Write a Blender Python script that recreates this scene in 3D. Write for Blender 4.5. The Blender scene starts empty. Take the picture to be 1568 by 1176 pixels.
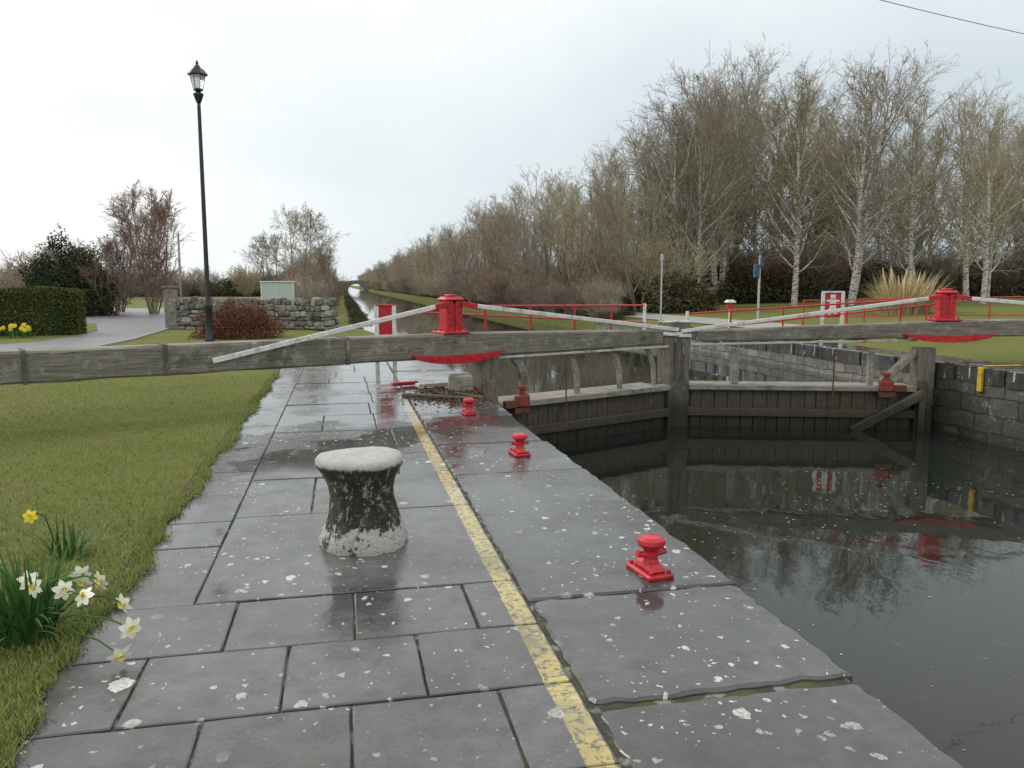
import bpy, math, random
import numpy as np
from mathutils import Vector, Matrix
R = math.radians
sc = bpy.context.scene
sc.view_settings.view_transform = 'Standard'
sc.view_settings.look = 'None'
sc.view_settings.exposure = 0
COL = sc.collection

# ------------------------------------------------------------------ helpers
def obj(name, me, parent=None, loc=None, rotz=0.0, scale=None):
    o = bpy.data.objects.new(name, me)
    COL.objects.link(o)
    if loc is not None: o.location = loc
    if rotz: o.rotation_euler = (0, 0, rotz)
    if scale is not None: o.scale = scale
    if parent is not None: o.parent = parent
    return o

def empty(name, loc=(0, 0, 0)):
    e = bpy.data.objects.new(name, None)
    e.empty_display_size = 0.3
    COL.objects.link(e)
    e.location = loc
    return e

def mesh(name, V, F, mats, mi=None, smooth=False):
    me = bpy.data.meshes.new(name)
    me.from_pydata([tuple(v) for v in V], [], F)
    for m in (mats if isinstance(mats, (list, tuple)) else [mats]):
        me.materials.append(m)
    if mi is not None:
        me.polygons.foreach_set('material_index', mi)
    if smooth:
        me.polygons.foreach_set('use_smooth', [True] * len(me.polygons))
    me.update()
    return me

def np_mesh(name, verts, k, mats, mi=None):
    """verts (N*k,3): N faces of k own vertices"""
    n = len(verts) // k
    me = bpy.data.meshes.new(name)
    me.vertices.add(n * k)
    me.vertices.foreach_set('co', np.ascontiguousarray(verts, dtype=np.float32).ravel())
    me.loops.add(n * k)
    me.loops.foreach_set('vertex_index', np.arange(n * k, dtype=np.int32))
    me.polygons.add(n)
    me.polygons.foreach_set('loop_start', np.arange(0, n * k, k, dtype=np.int32))
    me.polygons.foreach_set('loop_total', np.full(n, k, dtype=np.int32))
    for m in (mats if isinstance(mats, (list, tuple)) else [mats]):
        me.materials.append(m)
    if mi is not None:
        me.polygons.foreach_set('material_index', mi)
    me.update(calc_edges=True)
    me.validate()
    return me

class Geo:
    def __init__(s): s.V = []; s.F = []; s.M = []
    def add(s, V, F, m=0):
        b = len(s.V); s.V += [tuple(v) for v in V]
        s.F += [tuple(i + b for i in f) for f in F]; s.M += [m] * len(F)
    def box(s, c, d, m=0, rot=None, bev=0.0, top=(1, 1)):
        x, y, z = d[0] / 2, d[1] / 2, d[2] / 2
        mt = Matrix.Translation(c) @ (rot.to_4x4() if rot is not None else Matrix())
        if bev <= 0:
            P = [(-x, -y, -z), (x, -y, -z), (x, y, -z), (-x, y, -z),
                 (-x * top[0], -y * top[1], z), (x * top[0], -y * top[1], z), (x * top[0], y * top[1], z), (-x * top[0], y * top[1], z)]
            Fc = [(0, 3, 2, 1), (4, 5, 6, 7), (0, 1, 5, 4), (1, 2, 6, 5), (2, 3, 7, 6), (3, 0, 4, 7)]
            s.add([mt @ Vector(p) for p in P], Fc, m); return
        b = min(bev, x * .9, y * .9, z * .9)
        def ring(xx, yy, zz, cc):
            return [(-xx + cc, -yy, zz), (xx - cc, -yy, zz), (xx, -yy + cc, zz), (xx, yy - cc, zz),
                    (xx - cc, yy, zz), (-xx + cc, yy, zz), (-xx, yy - cc, zz), (-xx, -yy + cc, zz)]
        P = ring(x - b, y - b, -z, b * .5) + ring(x, y, -z + b, b) + ring(x * top[0], y * top[1], z - b, b) + ring(x * top[0] - b, y * top[1] - b, z, b * .5)
        Fc = [tuple(range(7, -1, -1)), tuple(range(24, 32))]
        for r in range(3):
            for i in range(8):
                j = (i + 1) % 8
                Fc.append((r * 8 + i, r * 8 + j, r * 8 + 8 + j, r * 8 + 8 + i))
        s.add([mt @ Vector(p) for p in P], Fc, m)
    def rev(s, prof, c=(0, 0, 0), n=20, m=0, sq=1.0):
        V = []
        for (r, z) in prof:
            for i in range(n):
                a = 2 * math.pi * i / n
                V.append((c[0] + r * math.cos(a), c[1] + r * math.sin(a) * sq, c[2] + z))
        Fc = []
        for k in range(len(prof) - 1):
            for i in range(n):
                j = (i + 1) % n
                Fc.append((k * n + i, k * n + j, k * n + n + j, k * n + n + i))
        Fc.append(tuple(range(n - 1, -1, -1)))
        Fc.append(tuple(range((len(prof) - 1) * n, len(prof) * n)))
        s.add(V, Fc, m)
    def tube(s, pts, rad, n=8, m=0):
        pts = [Vector(p) for p in pts]
        V = []
        for k, p in enumerate(pts):
            d = (pts[min(k + 1, len(pts) - 1)] - pts[max(k - 1, 0)]).normalized()
            a = d.orthogonal().normalized(); b = d.cross(a)
            if k > 0:
                a = (pa - d * pa.dot(d)).normalized(); b = d.cross(a)
            pa = a
            r = rad[k] if isinstance(rad, (list, tuple)) else rad
            for i in range(n):
                t = 2 * math.pi * i / n
                V.append(p + a * (r * math.cos(t)) + b * (r * math.sin(t)))
        Fc = []
        for k in range(len(pts) - 1):
            for i in range(n):
                j = (i + 1) % n
                Fc.append((k * n + i, k * n + j, k * n + n + j, k * n + n + i))
        Fc.append(tuple(range(n - 1, -1, -1))); Fc.append(tuple(range((len(pts) - 1) * n, len(pts) * n)))
        s.add(V, Fc, m)
    def bar(s, p, q, w, h, m=0, bev=0.0):
        p = Vector(p); q = Vector(q); d = q - p; L = d.length; d.normalize()
        side = d.cross(Vector((0, 0, 1)))
        if side.length < 1e-4: side = Vector((1, 0, 0))
        side.normalize(); up = side.cross(d)
        rot = Matrix((d, -side, up)).transposed()
        if rot.determinant() < 0: rot = Matrix((d, side, up)).transposed()
        s.box((p + q) / 2, (L, w, h), m, rot, bev)
    def stone(s, x0, x1, y0, y1, zt, th, rr, jit=.004, bev=.008, step=.12, m=0, tilt=(0, 0)):
        """slab with a slightly ragged outline and worn arris"""
        P = []; Nn = []
        def side(a, b, nx, ny):
            L = math.hypot(b[0] - a[0], b[1] - a[1]); k = max(2, int(L / step))
            for i in range(k):
                t = i / k; c = i == 0
                P.append((a[0] + (b[0] - a[0]) * t, a[1] + (b[1] - a[1]) * t)); Nn.append((nx, ny, c))
        side((x0, y0), (x1, y0), 0, -1); side((x1, y0), (x1, y1), 1, 0); side((x1, y1), (x0, y1), 0, 1); side((x0, y1), (x0, y0), -1, 0)
        n = len(P); out = []; ins = []
        cx, cy = (x0 + x1) / 2, (y0 + y1) / 2; dr = 0
        for i in range(n):
            nx, ny, c = Nn[i]
            if c:
                px, py, _ = Nn[i - 1]; nx, ny = nx + px, ny + py
                j = jit * (.5 + rr.random() * 1.2)
            else:
                dr = dr * .6 + rr.gauss(0, jit * .5); j = abs(dr) + rr.random() * jit * .6
            x, y = P[i][0] - nx * j, P[i][1] - ny * j
            b = bev * rr.uniform(.7, 1.6)
            out.append((x, y)); ins.append((x - nx * b, y - ny * b))
        def z(x, y): return zt + (x - cx) * tilt[0] + (y - cy) * tilt[1]
        V = [(x, y, zt - th) for x, y in out] + [(x, y, z(x, y) - bev * .8) for x, y in out] + [(x, y, z(x, y)) for x, y in ins]
        Fc = [tuple(range(2 * n, 3 * n))]
        for k in (0, n):
            for i in range(n):
                j = (i + 1) % n; Fc.append((k + i, k + j, k + n + j, k + n + i))
        s.add(V, Fc, m)
    def mesh(s, name, mats, smooth=False):
        return mesh(name, s.V, s.F, mats, s.M, smooth)

# ------------------------------------------------------------------ node helper
class NB:
    def __init__(s, name):
        s.mat = bpy.data.materials.new(name); s.mat.use_nodes = True
        s.nt = s.mat.node_tree; s.b = s.nt.nodes['Principled BSDF']
        s.co = None
    def node(s, t): return s.nt.nodes.new(t)
    def link(s, a, b): s.nt.links.new(a, b)
    def set(s, sock, v):
        if isinstance(v, bpy.types.NodeSocket): s.link(v, sock)
        else:
            if isinstance(v, (tuple, list)) and len(v) == 3 and sock.type == 'RGBA': v = (*v, 1)
            sock.default_value = v
    def obj(s):
        if s.co is None:
            s.co = s.node('ShaderNodeTexCoord').outputs['Object']
        return s.co
    def map(s, vec=None, scale=(1, 1, 1), rot=(0, 0, 0), loc=(0, 0, 0)):
        m = s.node('ShaderNodeMapping'); s.link(vec or s.obj(), m.inputs[0])
        m.inputs['Scale'].default_value = scale; m.inputs['Rotation'].default_value = rot; m.inputs['Location'].default_value = loc
        return m.outputs[0]
    def noise(s, scale, detail=4, rough=.55, vec=None, dist=0):
        n = s.node('ShaderNodeTexNoise'); s.link(vec or s.obj(), n.inputs['Vector'])
        n.inputs['Scale'].default_value = scale; n.inputs['Detail'].default_value = detail
        n.inputs['Roughness'].default_value = rough; n.inputs['Distortion'].default_value = dist
        return n.outputs[0]
    def ramp(s, fac, stops, interp='LINEAR'):
        n = s.node('ShaderNodeValToRGB'); s.link(fac, n.inputs[0]); n.color_ramp.interpolation = interp
        e = n.color_ramp.elements
        while len(e) < len(stops): e.new(.5)
        for i, (p, c) in enumerate(stops):
            e[i].position = p
            if not isinstance(c, (tuple, list)): c = (c, c, c)
            e[i].color = (*c, 1)
        return n.outputs[0]
    def mix(s, f, a, b, mode='MIX'):
        n = s.node('ShaderNodeMix'); n.data_type = 'RGBA'; n.blend_type = mode
        s.set(n.inputs[0], f); s.set(n.inputs[6], a); s.set(n.inputs[7], b)
        return n.outputs[2]
    def math(s, op, a, b=0.0, c=0.0, clamp=False):
        n = s.node('ShaderNodeMath'); n.operation = op; n.use_clamp = clamp
        s.set(n.inputs[0], a); s.set(n.inputs[1], b); s.set(n.inputs[2], c)
        return n.outputs[0]
    def sep(s, vec=None):
        n = s.node('ShaderNodeSeparateXYZ'); s.link(vec or s.obj(), n.inputs[0]); return n.outputs
    def range(s, v, a, b, c=0.0, d=1.0):
        n = s.node('ShaderNodeMapRange'); s.set(n.inputs[0], v)
        for i, x in enumerate((a, b, c, d)): n.inputs[i + 1].default_value = x
        n.clamp = True
        return n.outputs[0]
    def island(s):
        return s.node('ShaderNodeNewGeometry').outputs['Random Per Island']
    def objrand(s):
        return s.node('ShaderNodeObjectInfo').outputs['Random']
    def bump(s, h, strength=.5, dist=.01, prev=None):
        n = s.node('ShaderNodeBump'); s.link(h, n.inputs['Height'])
        s.set(n.inputs['Strength'], strength); n.inputs['Distance'].default_value = dist
        if prev: s.link(prev, n.inputs['Normal'])
        return n.outputs[0]
    def out(s, col, rough=.7, bump=None, metal=0, spec=None):
        s.set(s.b.inputs['Base Color'], col); s.set(s.b.inputs['Roughness'], rough)
        s.b.inputs['Metallic'].default_value = metal
        if spec is not None: s.set(s.b.inputs['Specular IOR Level'], spec)
        if bump: s.link(bump, s.b.inputs['Normal'])
        return s.mat

# ------------------------------------------------------------------ materials
def m_slab(name, base=(.086, .088, .086), yellow=False):
    n = NB(name)
    isl = n.island()
    big = n.noise(1.3, 4); fine = n.noise(45, 5, .7); mid = n.noise(7, 5, .6)
    c = n.ramp(mid, [(.3, tuple(x * .62 for x in base)), (.5, base), (.75, tuple(x * 1.45 for x in base))])
    c = n.mix(.6, c, n.ramp(isl, [(0, (.34, .34, .34)), (1, (.66, .66, .65))]), 'OVERLAY')
    c = n.mix(n.range(fine, .35, .7, 0, .45), c, tuple(x * 1.8 for x in base))
    c = n.mix(n.range(n.noise(2.6, 5, .65), .52, .72, 0, .45), c, (.07, .065, .045))
    c = n.mix(n.range(n.noise(4.2, 6, .75), .54, .68, 0, .6), c, (.03, .031, .029))
    far = n.range(n.sep()[1], 5.5, 10.5, 0, .09)
    puddle = n.range(n.math('ADD', n.noise(.95, 4, .6), far), .49, .585)
    c = n.mix(n.math('MULTIPLY', puddle, .4), c, (.026, .028, .028))
    if yellow:
        x = n.sep()[0]
        wob = n.math('MULTIPLY', n.math('SUBTRACT', n.noise(9, 3), .5), .03)
        xx = n.math('ADD', x, wob)
        band = n.math('MULTIPLY', n.math('GREATER_THAN', xx, .765), n.math('LESS_THAN', xx, .868))
        wear = n.range(n.noise(26, 6, .78), .41, .51)
        wear2 = n.range(n.noise(1.1, 3), .32, .50, .25, 1)
        yy = n.range(n.sep()[1], 9.6, 11.4, 1, 0)
        f = n.math('MULTIPLY', n.math('MULTIPLY', band, wear), n.math('MULTIPLY', wear2, yy))
        c = n.mix(n.math('MULTIPLY', f, .85), c, n.mix(n.noise(8), (.50, .38, .08), (.62, .52, .20)))
    # lichen spots
    wv = n.node('ShaderNodeVectorMath'); wv.operation = 'ADD'
    nz = n.node('ShaderNodeTexNoise'); n.link(n.obj(), nz.inputs['Vector']); nz.inputs['Scale'].default_value = 24; nz.inputs['Detail'].default_value = 4
    sc2 = n.node('ShaderNodeVectorMath'); sc2.operation = 'SCALE'; n.link(nz.outputs[1], sc2.inputs[0]); sc2.inputs['Scale'].default_value = .06
    n.link(n.obj(), wv.inputs[0]); n.link(sc2.outputs[0], wv.inputs[1]); wv = wv.outputs[0]
    tot = None
    for scl, rad, sel in ((4.2, .22, .82), (8.5, .27, .66), (16, .28, .62), (33, .26, .60)):
        v = n.node('ShaderNodeTexVoronoi'); n.link(n.map(wv, (1.0, .85, .1), loc=(scl, 0, 0)), v.inputs['Vector']); v.inputs['Scale'].default_value = scl
        rs = n.sep(v.outputs['Color'])
        rr = n.math('MULTIPLY', rs[1], rad)
        m = n.math('MULTIPLY', n.math('LESS_THAN', v.outputs['Distance'], rr), n.math('GREATER_THAN', rs[0], sel))
        tot = m if tot is None else n.math('MAXIMUM', tot, m)
    area = n.range(n.noise(.8, 3), .40, .55, .12, 1)
    tot = n.math('MULTIPLY', tot, n.math('MULTIPLY', area, n.range(n.noise(70, 3, .7), .36, .5, .25, 1)))
    c = n.mix(n.math('MULTIPLY', tot, .92), c, (.62, .63, .57))
    rough = n.math('ADD', n.range(big, .38, .62, .09, .27), n.math('MULTIPLY', tot, .45))
    rough = n.math('ADD', rough, n.range(fine, .3, .7, -.03, .09))
    rough = n.math('MULTIPLY', rough, n.range(puddle, 0, 1, 1, .28))
    h = n.math('ADD', n.math('MULTIPLY', mid, .8), n.math('MULTIPLY', fine, .35))
    hb = n.bump(h, n.range(puddle, 0, 1, .45, .06), .008)
    return n.out(c, rough, n.bump(tot, .4, .003, hb), spec=.62)

M_slab = m_slab('wet_paving_slate', yellow=True)
M_coping = m_slab('wet_coping_limestone', base=(.066, .067, .065))

def m_joint():
    n = NB('paving_joint_soil')
    c = n.mix(n.range(n.noise(5, 4), .45, .6), (.035, .032, .026), (.055, .07, .02))
    c = n.mix(n.range(n.noise(9, 3), .54, .62), c, (.20, .195, .17))
    return n.out(c, .8, n.bump(n.noise(60), .6, .01))
M_joint = m_joint()

def m_ground():
    n = NB('grass_ground')
    a = n.noise(.55, 5, .6); b = n.noise(9, 5, .7); d = n.noise(70, 4, .8)
    c = n.ramp(a, [(.3, (.155, .185, .05)), (.5, (.20, .22, .065)), (.68, (.23, .225, .08))])
    c = n.mix(n.range(b, .5, .7, 0, .55), c, (.12, .145, .035))
    c = n.mix(n.range(n.noise(3.1, 5, .7), .54, .70, 0, .65), c, (.24, .21, .09))
    c = n.mix(n.range(n.noise(.18, 4, .6), .50, .62, 0, .4), c, (.22, .20, .10))
    c = n.mix(n.range(d, .35, .7, .45, 0), c, (.08, .095, .02))
    return n.out(c, .9, n.bump(n.math('ADD', d, b), .8, .03), spec=.1)
M_ground = m_ground()

def m_blade(name, cols, patch=None):
    n = NB(name)
    c = n.ramp(n.island(), [(i / (len(cols) - 1), k) for i, k in enumerate(cols)])
    if patch: c = n.mix(n.range(n.noise(1.5, 5, .65), .50, .68, 0, .6), c, patch)
    else: c = n.mix(n.range(n.noise(.9, 4), .4, .65, 0, .4), c, cols[-1])
    m = n.out(c, .75, spec=.2)
    return m
M_blade = m_blade('lawn_grass_blades', [(.14, .19, .045), (.23, .29, .07), (.29, .33, .10), (.35, .33, .16)], (.33, .31, .12))
M_daffleaf = m_blade('daffodil_leaf', [(.025, .075, .018), (.05, .13, .03), (.10, .20, .05)])
M_pampas = m_blade('dry_straw', [(.36, .27, .14), (.55, .44, .26), (.66, .56, .36)])
M_hedge = m_blade('hedge_leaf', [(.02, .04, .01), (.07, .095, .018), (.15, .15, .035)])
M_ever = m_blade('evergreen_leaf', [(.012, .025, .012), (.028, .05, .02), (.06, .075, .03)])
M_redshrub = m_blade('copper_leaf', [(.06, .022, .014), (.15, .05, .03), (.20, .09, .05)])
M_bramble = m_blade('bramble_undergrowth', [(.03, .026, .017), (.08, .066, .04), (.10, .10, .04)])
M_leaflitter = m_blade('fallen_leaves', [(.09, .05, .02), (.18, .10, .04), (.07, .04, .02)])

def m_simple(name, col, rough=.5, scale=20, var=.35, bumps=.2, dist=.004, dirt=None, metal=0, stretch=(1, 1, 1)):
    n = NB(name)
    v = n.map(None, stretch)
    f = n.noise(scale, 5, .65, vec=v)
    c = n.mix(n.range(f, .3, .7), tuple(x * (1 - var) for x in col), tuple(min(1, x * (1 + var * .6)) for x in col))
    if dirt: c = n.mix(n.range(n.noise(scale * .35, 6, .75), .52, .66), c, dirt)
    return n.out(c, rough, n.bump(f, bumps, dist), metal)

M_red = m_simple('red_paint', (.55, .020, .03), .32, 14, .3, .25, dirt=(.27, .018, .02))
M_white = m_simple('white_paint', (.74, .74, .71), .5, 18, .2, .2, dirt=(.40, .39, .34))
M_whiteold = m_simple('old_white_paint', (.55, .54, .48), .6, 10, .3, .4, dirt=(.15, .14, .10))
M_black = m_simple('black_iron', (.02, .022, .026), .35, 30, .3, .1)
M_cable = m_simple('cable_sheath', (.16, .17, .18), .6, 30, .1, .1)
M_rust = m_simple('rusty_iron', (.14, .06, .03), .8, 25, .5, .5)
M_strap = m_simple('old_iron_strap', (.10, .09, .075), .8, 12, .5, .5, dirt=(.34, .33, .28))
M_redrust = m_simple('rusty_red_iron', (.30, .04, .03), .6, 18, .4, .4, dirt=(.12, .06, .035))
M_yellow = m_simple('yellow_paint', (.62, .42, .03), .6, 18, .2, .2, dirt=(.3, .22, .06))
M_asphalt = m_simple('asphalt', (.20, .20, .21), .45, 60, .3, .4, .01)
M_path = m_simple('gravel_path', (.34, .33, .31), .8, 30, .3, .4, .01)
M_galv = m_simple('galvanised_steel', (.45, .47, .48), .4, 30, .15, .1)
M_cab = m_simple('pale_green_panel', (.50, .58, .52), .5, 6, .12, .1)
M_blue = m_simple('dark_blue_box', (.04, .09, .15), .4, 6, .2, .1)
M_petal = m_simple('daffodil_petal_cream', (.88, .88, .74), .6, 40, .06, .1)
M_cup = m_simple('daffodil_cup_yellow', (.82, .72, .18), .6, 40, .1, .1)
M_petaly = m_simple('daffodil_petal_yellow', (.85, .70, .03), .6, 40, .1, .1)

def m_glass():
    n = NB('lantern_glass')
    n.b.inputs['Transmission Weight'].default_value = .5
    return n.out((.9, .92, .9), .2)
M_glass = m_glass()

def m_timber(name, base, green=.3, pale=.5, sx=(.5, 8, 8), wetz=None):
    n = NB(name)
    v = n.map(None, sx)
    g = n.noise(6, 6, .7, vec=v); k = n.noise(2.2, 5, .65); s = n.noise(30, 4, .7)
    c = n.ramp(g, [(.28, tuple(x * .35 for x in base)), (.48, base), (.7, tuple(x * 1.6 for x in base))])
    c = n.mix(n.range(k, .5, .68, 0, green), c, (.085, .085, .035))
    c = n.mix(n.range(n.noise(5, 6, .8), .53, .66, 0, pale), c, (.45, .43, .36))
    c = n.mix(n.range(s, .58, .75, 0, .6), c, (.03, .028, .02))
    c = n.mix(n.range(n.noise(1.7, 6, .8), .58, .64, 0, .6), c, (.04, .037, .028))
    if wetz is not None:
        zz = n.math('ADD', n.sep()[2], n.math('MULTIPLY', n.math('SUBTRACT', n.noise(4, 5, .7, vec=n.map(None, (3, 3, .5))), .5), .5))
        c = n.mix(n.range(zz, wetz, wetz + .55, .88, 0), c, (.014, .014, .009))
    return n.out(c, n.range(k, .3, .7, .40, .75), n.bump(g, .8, .012))
M_beam = m_timber('weathered_beam_timber', (.18, .165, .13), .5, .5)
M_gatewood = m_timber('wet_gate_timber', (.085, .070, .05), .5, .14, (6, 6, .6), -1.1)
M_post = m_timber('mitre_post_timber', (.15, .135, .105), .4, .35, (6, 6, .6), -.75)
M_grey = m_timber('grey_gate_timber', (.25, .24, .20), .35, .55, (.5, 6, 6))

def m_stone(name, base, sx=1.6, sz=3.2, axis='yz', lich=.35, waterz=None):
    n = NB(name)
    x, y, z = n.sep()
    cb = n.node('ShaderNodeCombineXYZ')
    wob = n.math('MULTIPLY', n.math('SUBTRACT', n.noise(3, 3), .5), .12)
    n.link(n.math('ADD', y if axis == 'yz' else x, wob), cb.inputs[0])
    n.link(n.math('ADD', z, wob), cb.inputs[1])
    b = n.node('ShaderNodeTexBrick'); n.link(cb.outputs[0], b.inputs['Vector'])
    b.inputs['Scale'].default_value = 1; b.inputs['Brick Width'].default_value = 1 / sx; b.inputs['Row Height'].default_value = 1 / sz
    b.inputs['Mortar Size'].default_value = .014; b.inputs['Mortar Smooth'].default_value = .4
    b.inputs['Color1'].default_value = (*[q * .75 for q in base], 1); b.inputs['Color2'].default_value = (*[q * 1.25 for q in base], 1)
    b.inputs['Mortar'].default_value = (*[q * .3 for q in base], 1)
    m = n.noise(6, 6, .7); f = n.noise(28, 5, .75)
    c = n.mix(.6, b.outputs[0], n.ramp(m, [(.3, .3), (.7, .72)]), 'OVERLAY')
    c = n.mix(n.range(n.noise(2, 5, .7), .48, .66, 0, .55), c, (.06, .062, .03))
    c = n.mix(n.range(n.noise(3.6, 6, .8), .56, .64, 0, lich), c, (.42, .42, .37))
    if waterz is not None:
        c = n.mix(n.range(z, waterz, waterz + .85, .85, 0), c, (.016, .018, .010))
    h = n.math('ADD', n.math('MULTIPLY', b.outputs['Fac'], -1.2), n.math('ADD', m, n.math('MULTIPLY', f, .5)))
    return n.out(c, .5, n.bump(h, 1.0, .05))
M_wall = m_stone('lock_wall_ashlar', (.085, .085, .075), lich=.55, waterz=-1.2)
M_wallup = m_stone('upper_wall_ashlar', (.20, .19, .165), lich=.6)
M_bridge = m_stone('bridge_stone', (.2, .2, .19), axis='xz')

def m_rubble():
    n = NB('rubble_stone')
    c = n.ramp(n.island(), [(0, (.10, .095, .08)), (.5, (.21, .195, .165)), (.8, (.28, .265, .23)), (1, (.42, .41, .37))])
    c = n.mix(n.range(n.noise(6, 6, .8), .50, .66, 0, .8), c, (.50, .50, .45))
    c = n.mix(n.range(n.noise(4, 5, .7), .52, .68, 0, .8), c, (.05, .05, .035))
    return n.out(c, .85, n.bump(n.noise(15, 6, .8), .9, .04))
M_rubble = m_rubble()

def m_bollard():
    n = NB('lichened_limestone')
    z = n.sep()[2]
    v0 = n.map(None, (1, 1, .55))
    v1 = n.noise(15, 8, .8, dist=.9, vec=v0); v2 = n.noise(40, 6, .75)
    c = n.ramp(n.noise(9, 6, .7), [(.3, (.018, .017, .013)), (.55, (.05, .047, .036)), (.72, (.14, .13, .09))])
    flecks = n.range(n.math('ADD', n.math('MULTIPLY', v1, .6), n.math('MULTIPLY', v2, .4)), .53, .555)
    c = n.mix(n.math('MULTIPLY', flecks, .9), c, (.52, .51, .42))
    zz = n.math('ADD', z, n.math('MULTIPLY', n.math('SUBTRACT', n.noise(8, 6, .75), .5), .42))
    bot = n.math('MULTIPLY', n.range(zz, .135, .145, 1, 0), n.range(v2, .38, .43, 0, 1))
    bot = n.math('MULTIPLY', bot, n.range(n.noise(6, 5, .7), .39, .44))
    c = n.mix(n.math('MULTIPLY', bot, .95), c, (.72, .72, .66))
    zt = n.math('ADD', z, n.math('MULTIPLY', n.math('SUBTRACT', n.noise(11, 5, .7), .5), .07))
    top = n.math('MULTIPLY', n.range(zt, .512, .53), n.range(v2, .30, .42, .3, 1))
    c = n.mix(top, c, n.mix(n.noise(20, 4), (.58, .58, .53), (.80, .80, .76)))
    return n.out(c, .6, n.bump(n.math('ADD', v1, v2), .9, .035))
M_boll = m_bollard()

def m_water(name, bs, sc_, col):
    n = NB(name)
    v = n.map(None, (1, .6, 1))
    h = n.math('ADD', n.noise(1.1, 2, .5, vec=v), n.math('MULTIPLY', n.noise(5.0, 3, .5, vec=v, dist=.6), .15))
    foam = n.math('MULTIPLY', n.range(n.noise(.9, 7, .8, dist=2.5), .61, .66), .12)
    m = n.out(n.mix(foam, col, (.3, .3, .28)), n.range(n.noise(.4, 3), .4, .6, .01, .035), n.bump(h, bs, sc_))
    n.b.inputs['IOR'].default_value = 1.38
    return m
M_water = m_water('lock_water_dark', .3, .022, (.015, .019, .015))
M_water2 = m_water('canal_water', .2, .022, (.03, .034, .030))

def m_bark(name, base, light=None):
    n = NB(name)
    r = n.objrand()
    c = n.mix(r, tuple(x * .75 for x in base), tuple(x * 1.3 for x in base))
    if light:
        v = n.map(None, (2, 2, 9))
        f = n.range(n.noise(2.5, 4, .7, vec=v), .42, .52)
        c = n.mix(f, (.08, .065, .05), light)
    return n.out(c, .85, spec=.15)
M_birch = m_bark('birch_bark', (.1, .1, .1), (.70, .67, .61))
M_bark = m_bark('bark', (.21, .19, .14))
M_twigA = m_bark('twig_olive', (.33, .29, .19))
M_twigB = m_bark('twig_grey', (.30, .26, .21))
M_twigR = m_bark('twig_red', (.23, .165, .135))

# ------------------------------------------------------------------ camera
cam = bpy.data.cameras.new('camera'); co = bpy.data.objects.new('camera', cam); COL.objects.link(co)
co.location = (0, 0, 1.6); co.rotation_euler = (R(90 - 7.05), 0, R(-12))
cam.lens = 28.0; cam.sensor_width = 36; cam.clip_end = 6000; cam.clip_start = .05
sc.camera = co

# ------------------------------------------------------------------ world
w = bpy.data.worlds.new('World'); sc.world = w; w.use_nodes = True
nt = w.node_tree; bg = nt.nodes['Background']; bg.inputs[1].default_value = .1
class WB(NB):
    def __init__(s, nt): s.nt = nt; s.co = None
    def obj(s):
        if s.co is None: s.co = s.node('ShaderNodeTexCoord').outputs['Generated']
        return s.co
n = WB(nt)
sky = n.node('ShaderNodeTexSky'); sky.sky_type = 'NISHITA'; sky.sun_disc = False
SUN_EL, SUN_AZ = 38, -50
sky.sun_elevation = R(SUN_EL); sky.sun_rotation = R(SUN_AZ); sky.dust_density = 3; sky.air_density = 1
x, y, z = n.sep()
nz = n.noise(1.7, 5, .55, vec=n.map(None, (1, 1, 2.6)), dist=.4)
el = n.range(z, .0, .48, 1, 0)
rt = n.range(x, -.20, .60, 0, 1)
dk = n.math('MULTIPLY', el, n.math('ADD', n.math('MULTIPLY', rt, 1.0), .18))
dk = n.math('ADD', dk, .02)
dk = n.math('ADD', dk, n.math('MULTIPLY', n.math('SUBTRACT', nz, .5), .7), clamp=True)
cl = n.ramp(dk, [(0, (1.0, 1.0, .99)), (.3, (.86, .905, .92)), (.65, (.64, .715, .755)), (1, (.46, .55, .61))])
cl10 = n.mix(1.0, cl, (11.5, 11.5, 11.5), 'MULTIPLY')
fin = n.mix(.92, sky.outputs[0], cl10)
n.link(fin, bg.inputs[0])

sl = bpy.data.lights.new('sun', 'SUN'); sl.energy = 1.5; sl.angle = R(14); sl.color = (1, .96, .9)
so = bpy.data.objects.new('sun', sl); COL.objects.link(so)
d = Vector((math.sin(R(SUN_AZ)) * math.cos(R(SUN_EL)), math.cos(R(SUN_AZ)) * math.cos(R(SUN_EL)), math.sin(R(SUN_EL))))
so.rotation_euler = d.to_track_quat('Z', 'Y').to_euler()

# ------------------------------------------------------------------ ground
XL, XR = 2.05, 10.85
XU = 10.3
def xr_at(y):
    if y < 26: return XR
    if y < 31: return XR + (XU - XR) * (y - 26) / 5
    return XU
def xl_at(y):
    if y < 24: return XL
    if y < 31: return XL - .95 * (y - 24) / 7
    return XL - .95
ys = [-60, -8, 0, 10, 20, 23.9, 24.0, 26, 28.5, 31, 36, 45, 60, 90, 150, 300, 700, 3000]
V = []; F = []
for y_ in ys:
    xr = xr_at(y_); xl = xl_at(y_)
    if y_ <= 23.9: left = [(-1.205, .012), (-1.2, -.09), (XL - .25, -.09), (XL - .2, -3.2)]
    else: left = [(-1.205, .012), (-1.2, .01), (xl - .3, -.08), (xl + .05, -3.2)]
    prof = [(-2500, 0), (-60, 0), (-20, .012), (-6, .012)] + left + \
           [(xr + .2, -3.2), (xr + .25, .10), (xr + 1.1, .17), (xr + 4, .33), (xr + 10, .55), (xr + 20, .85), (xr + 50, 1.0), (2500, 1.2)]
    V += [(a, y_, b) for a, b in prof]
nc = 16
for j in range(len(ys) - 1):
    for i in range(nc - 1):
        F.append((j * nc + i, j * nc + i + 1, (j + 1) * nc + i + 1, (j + 1) * nc + i))
obj('ground', mesh('ground', V, F, M_ground))

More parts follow.
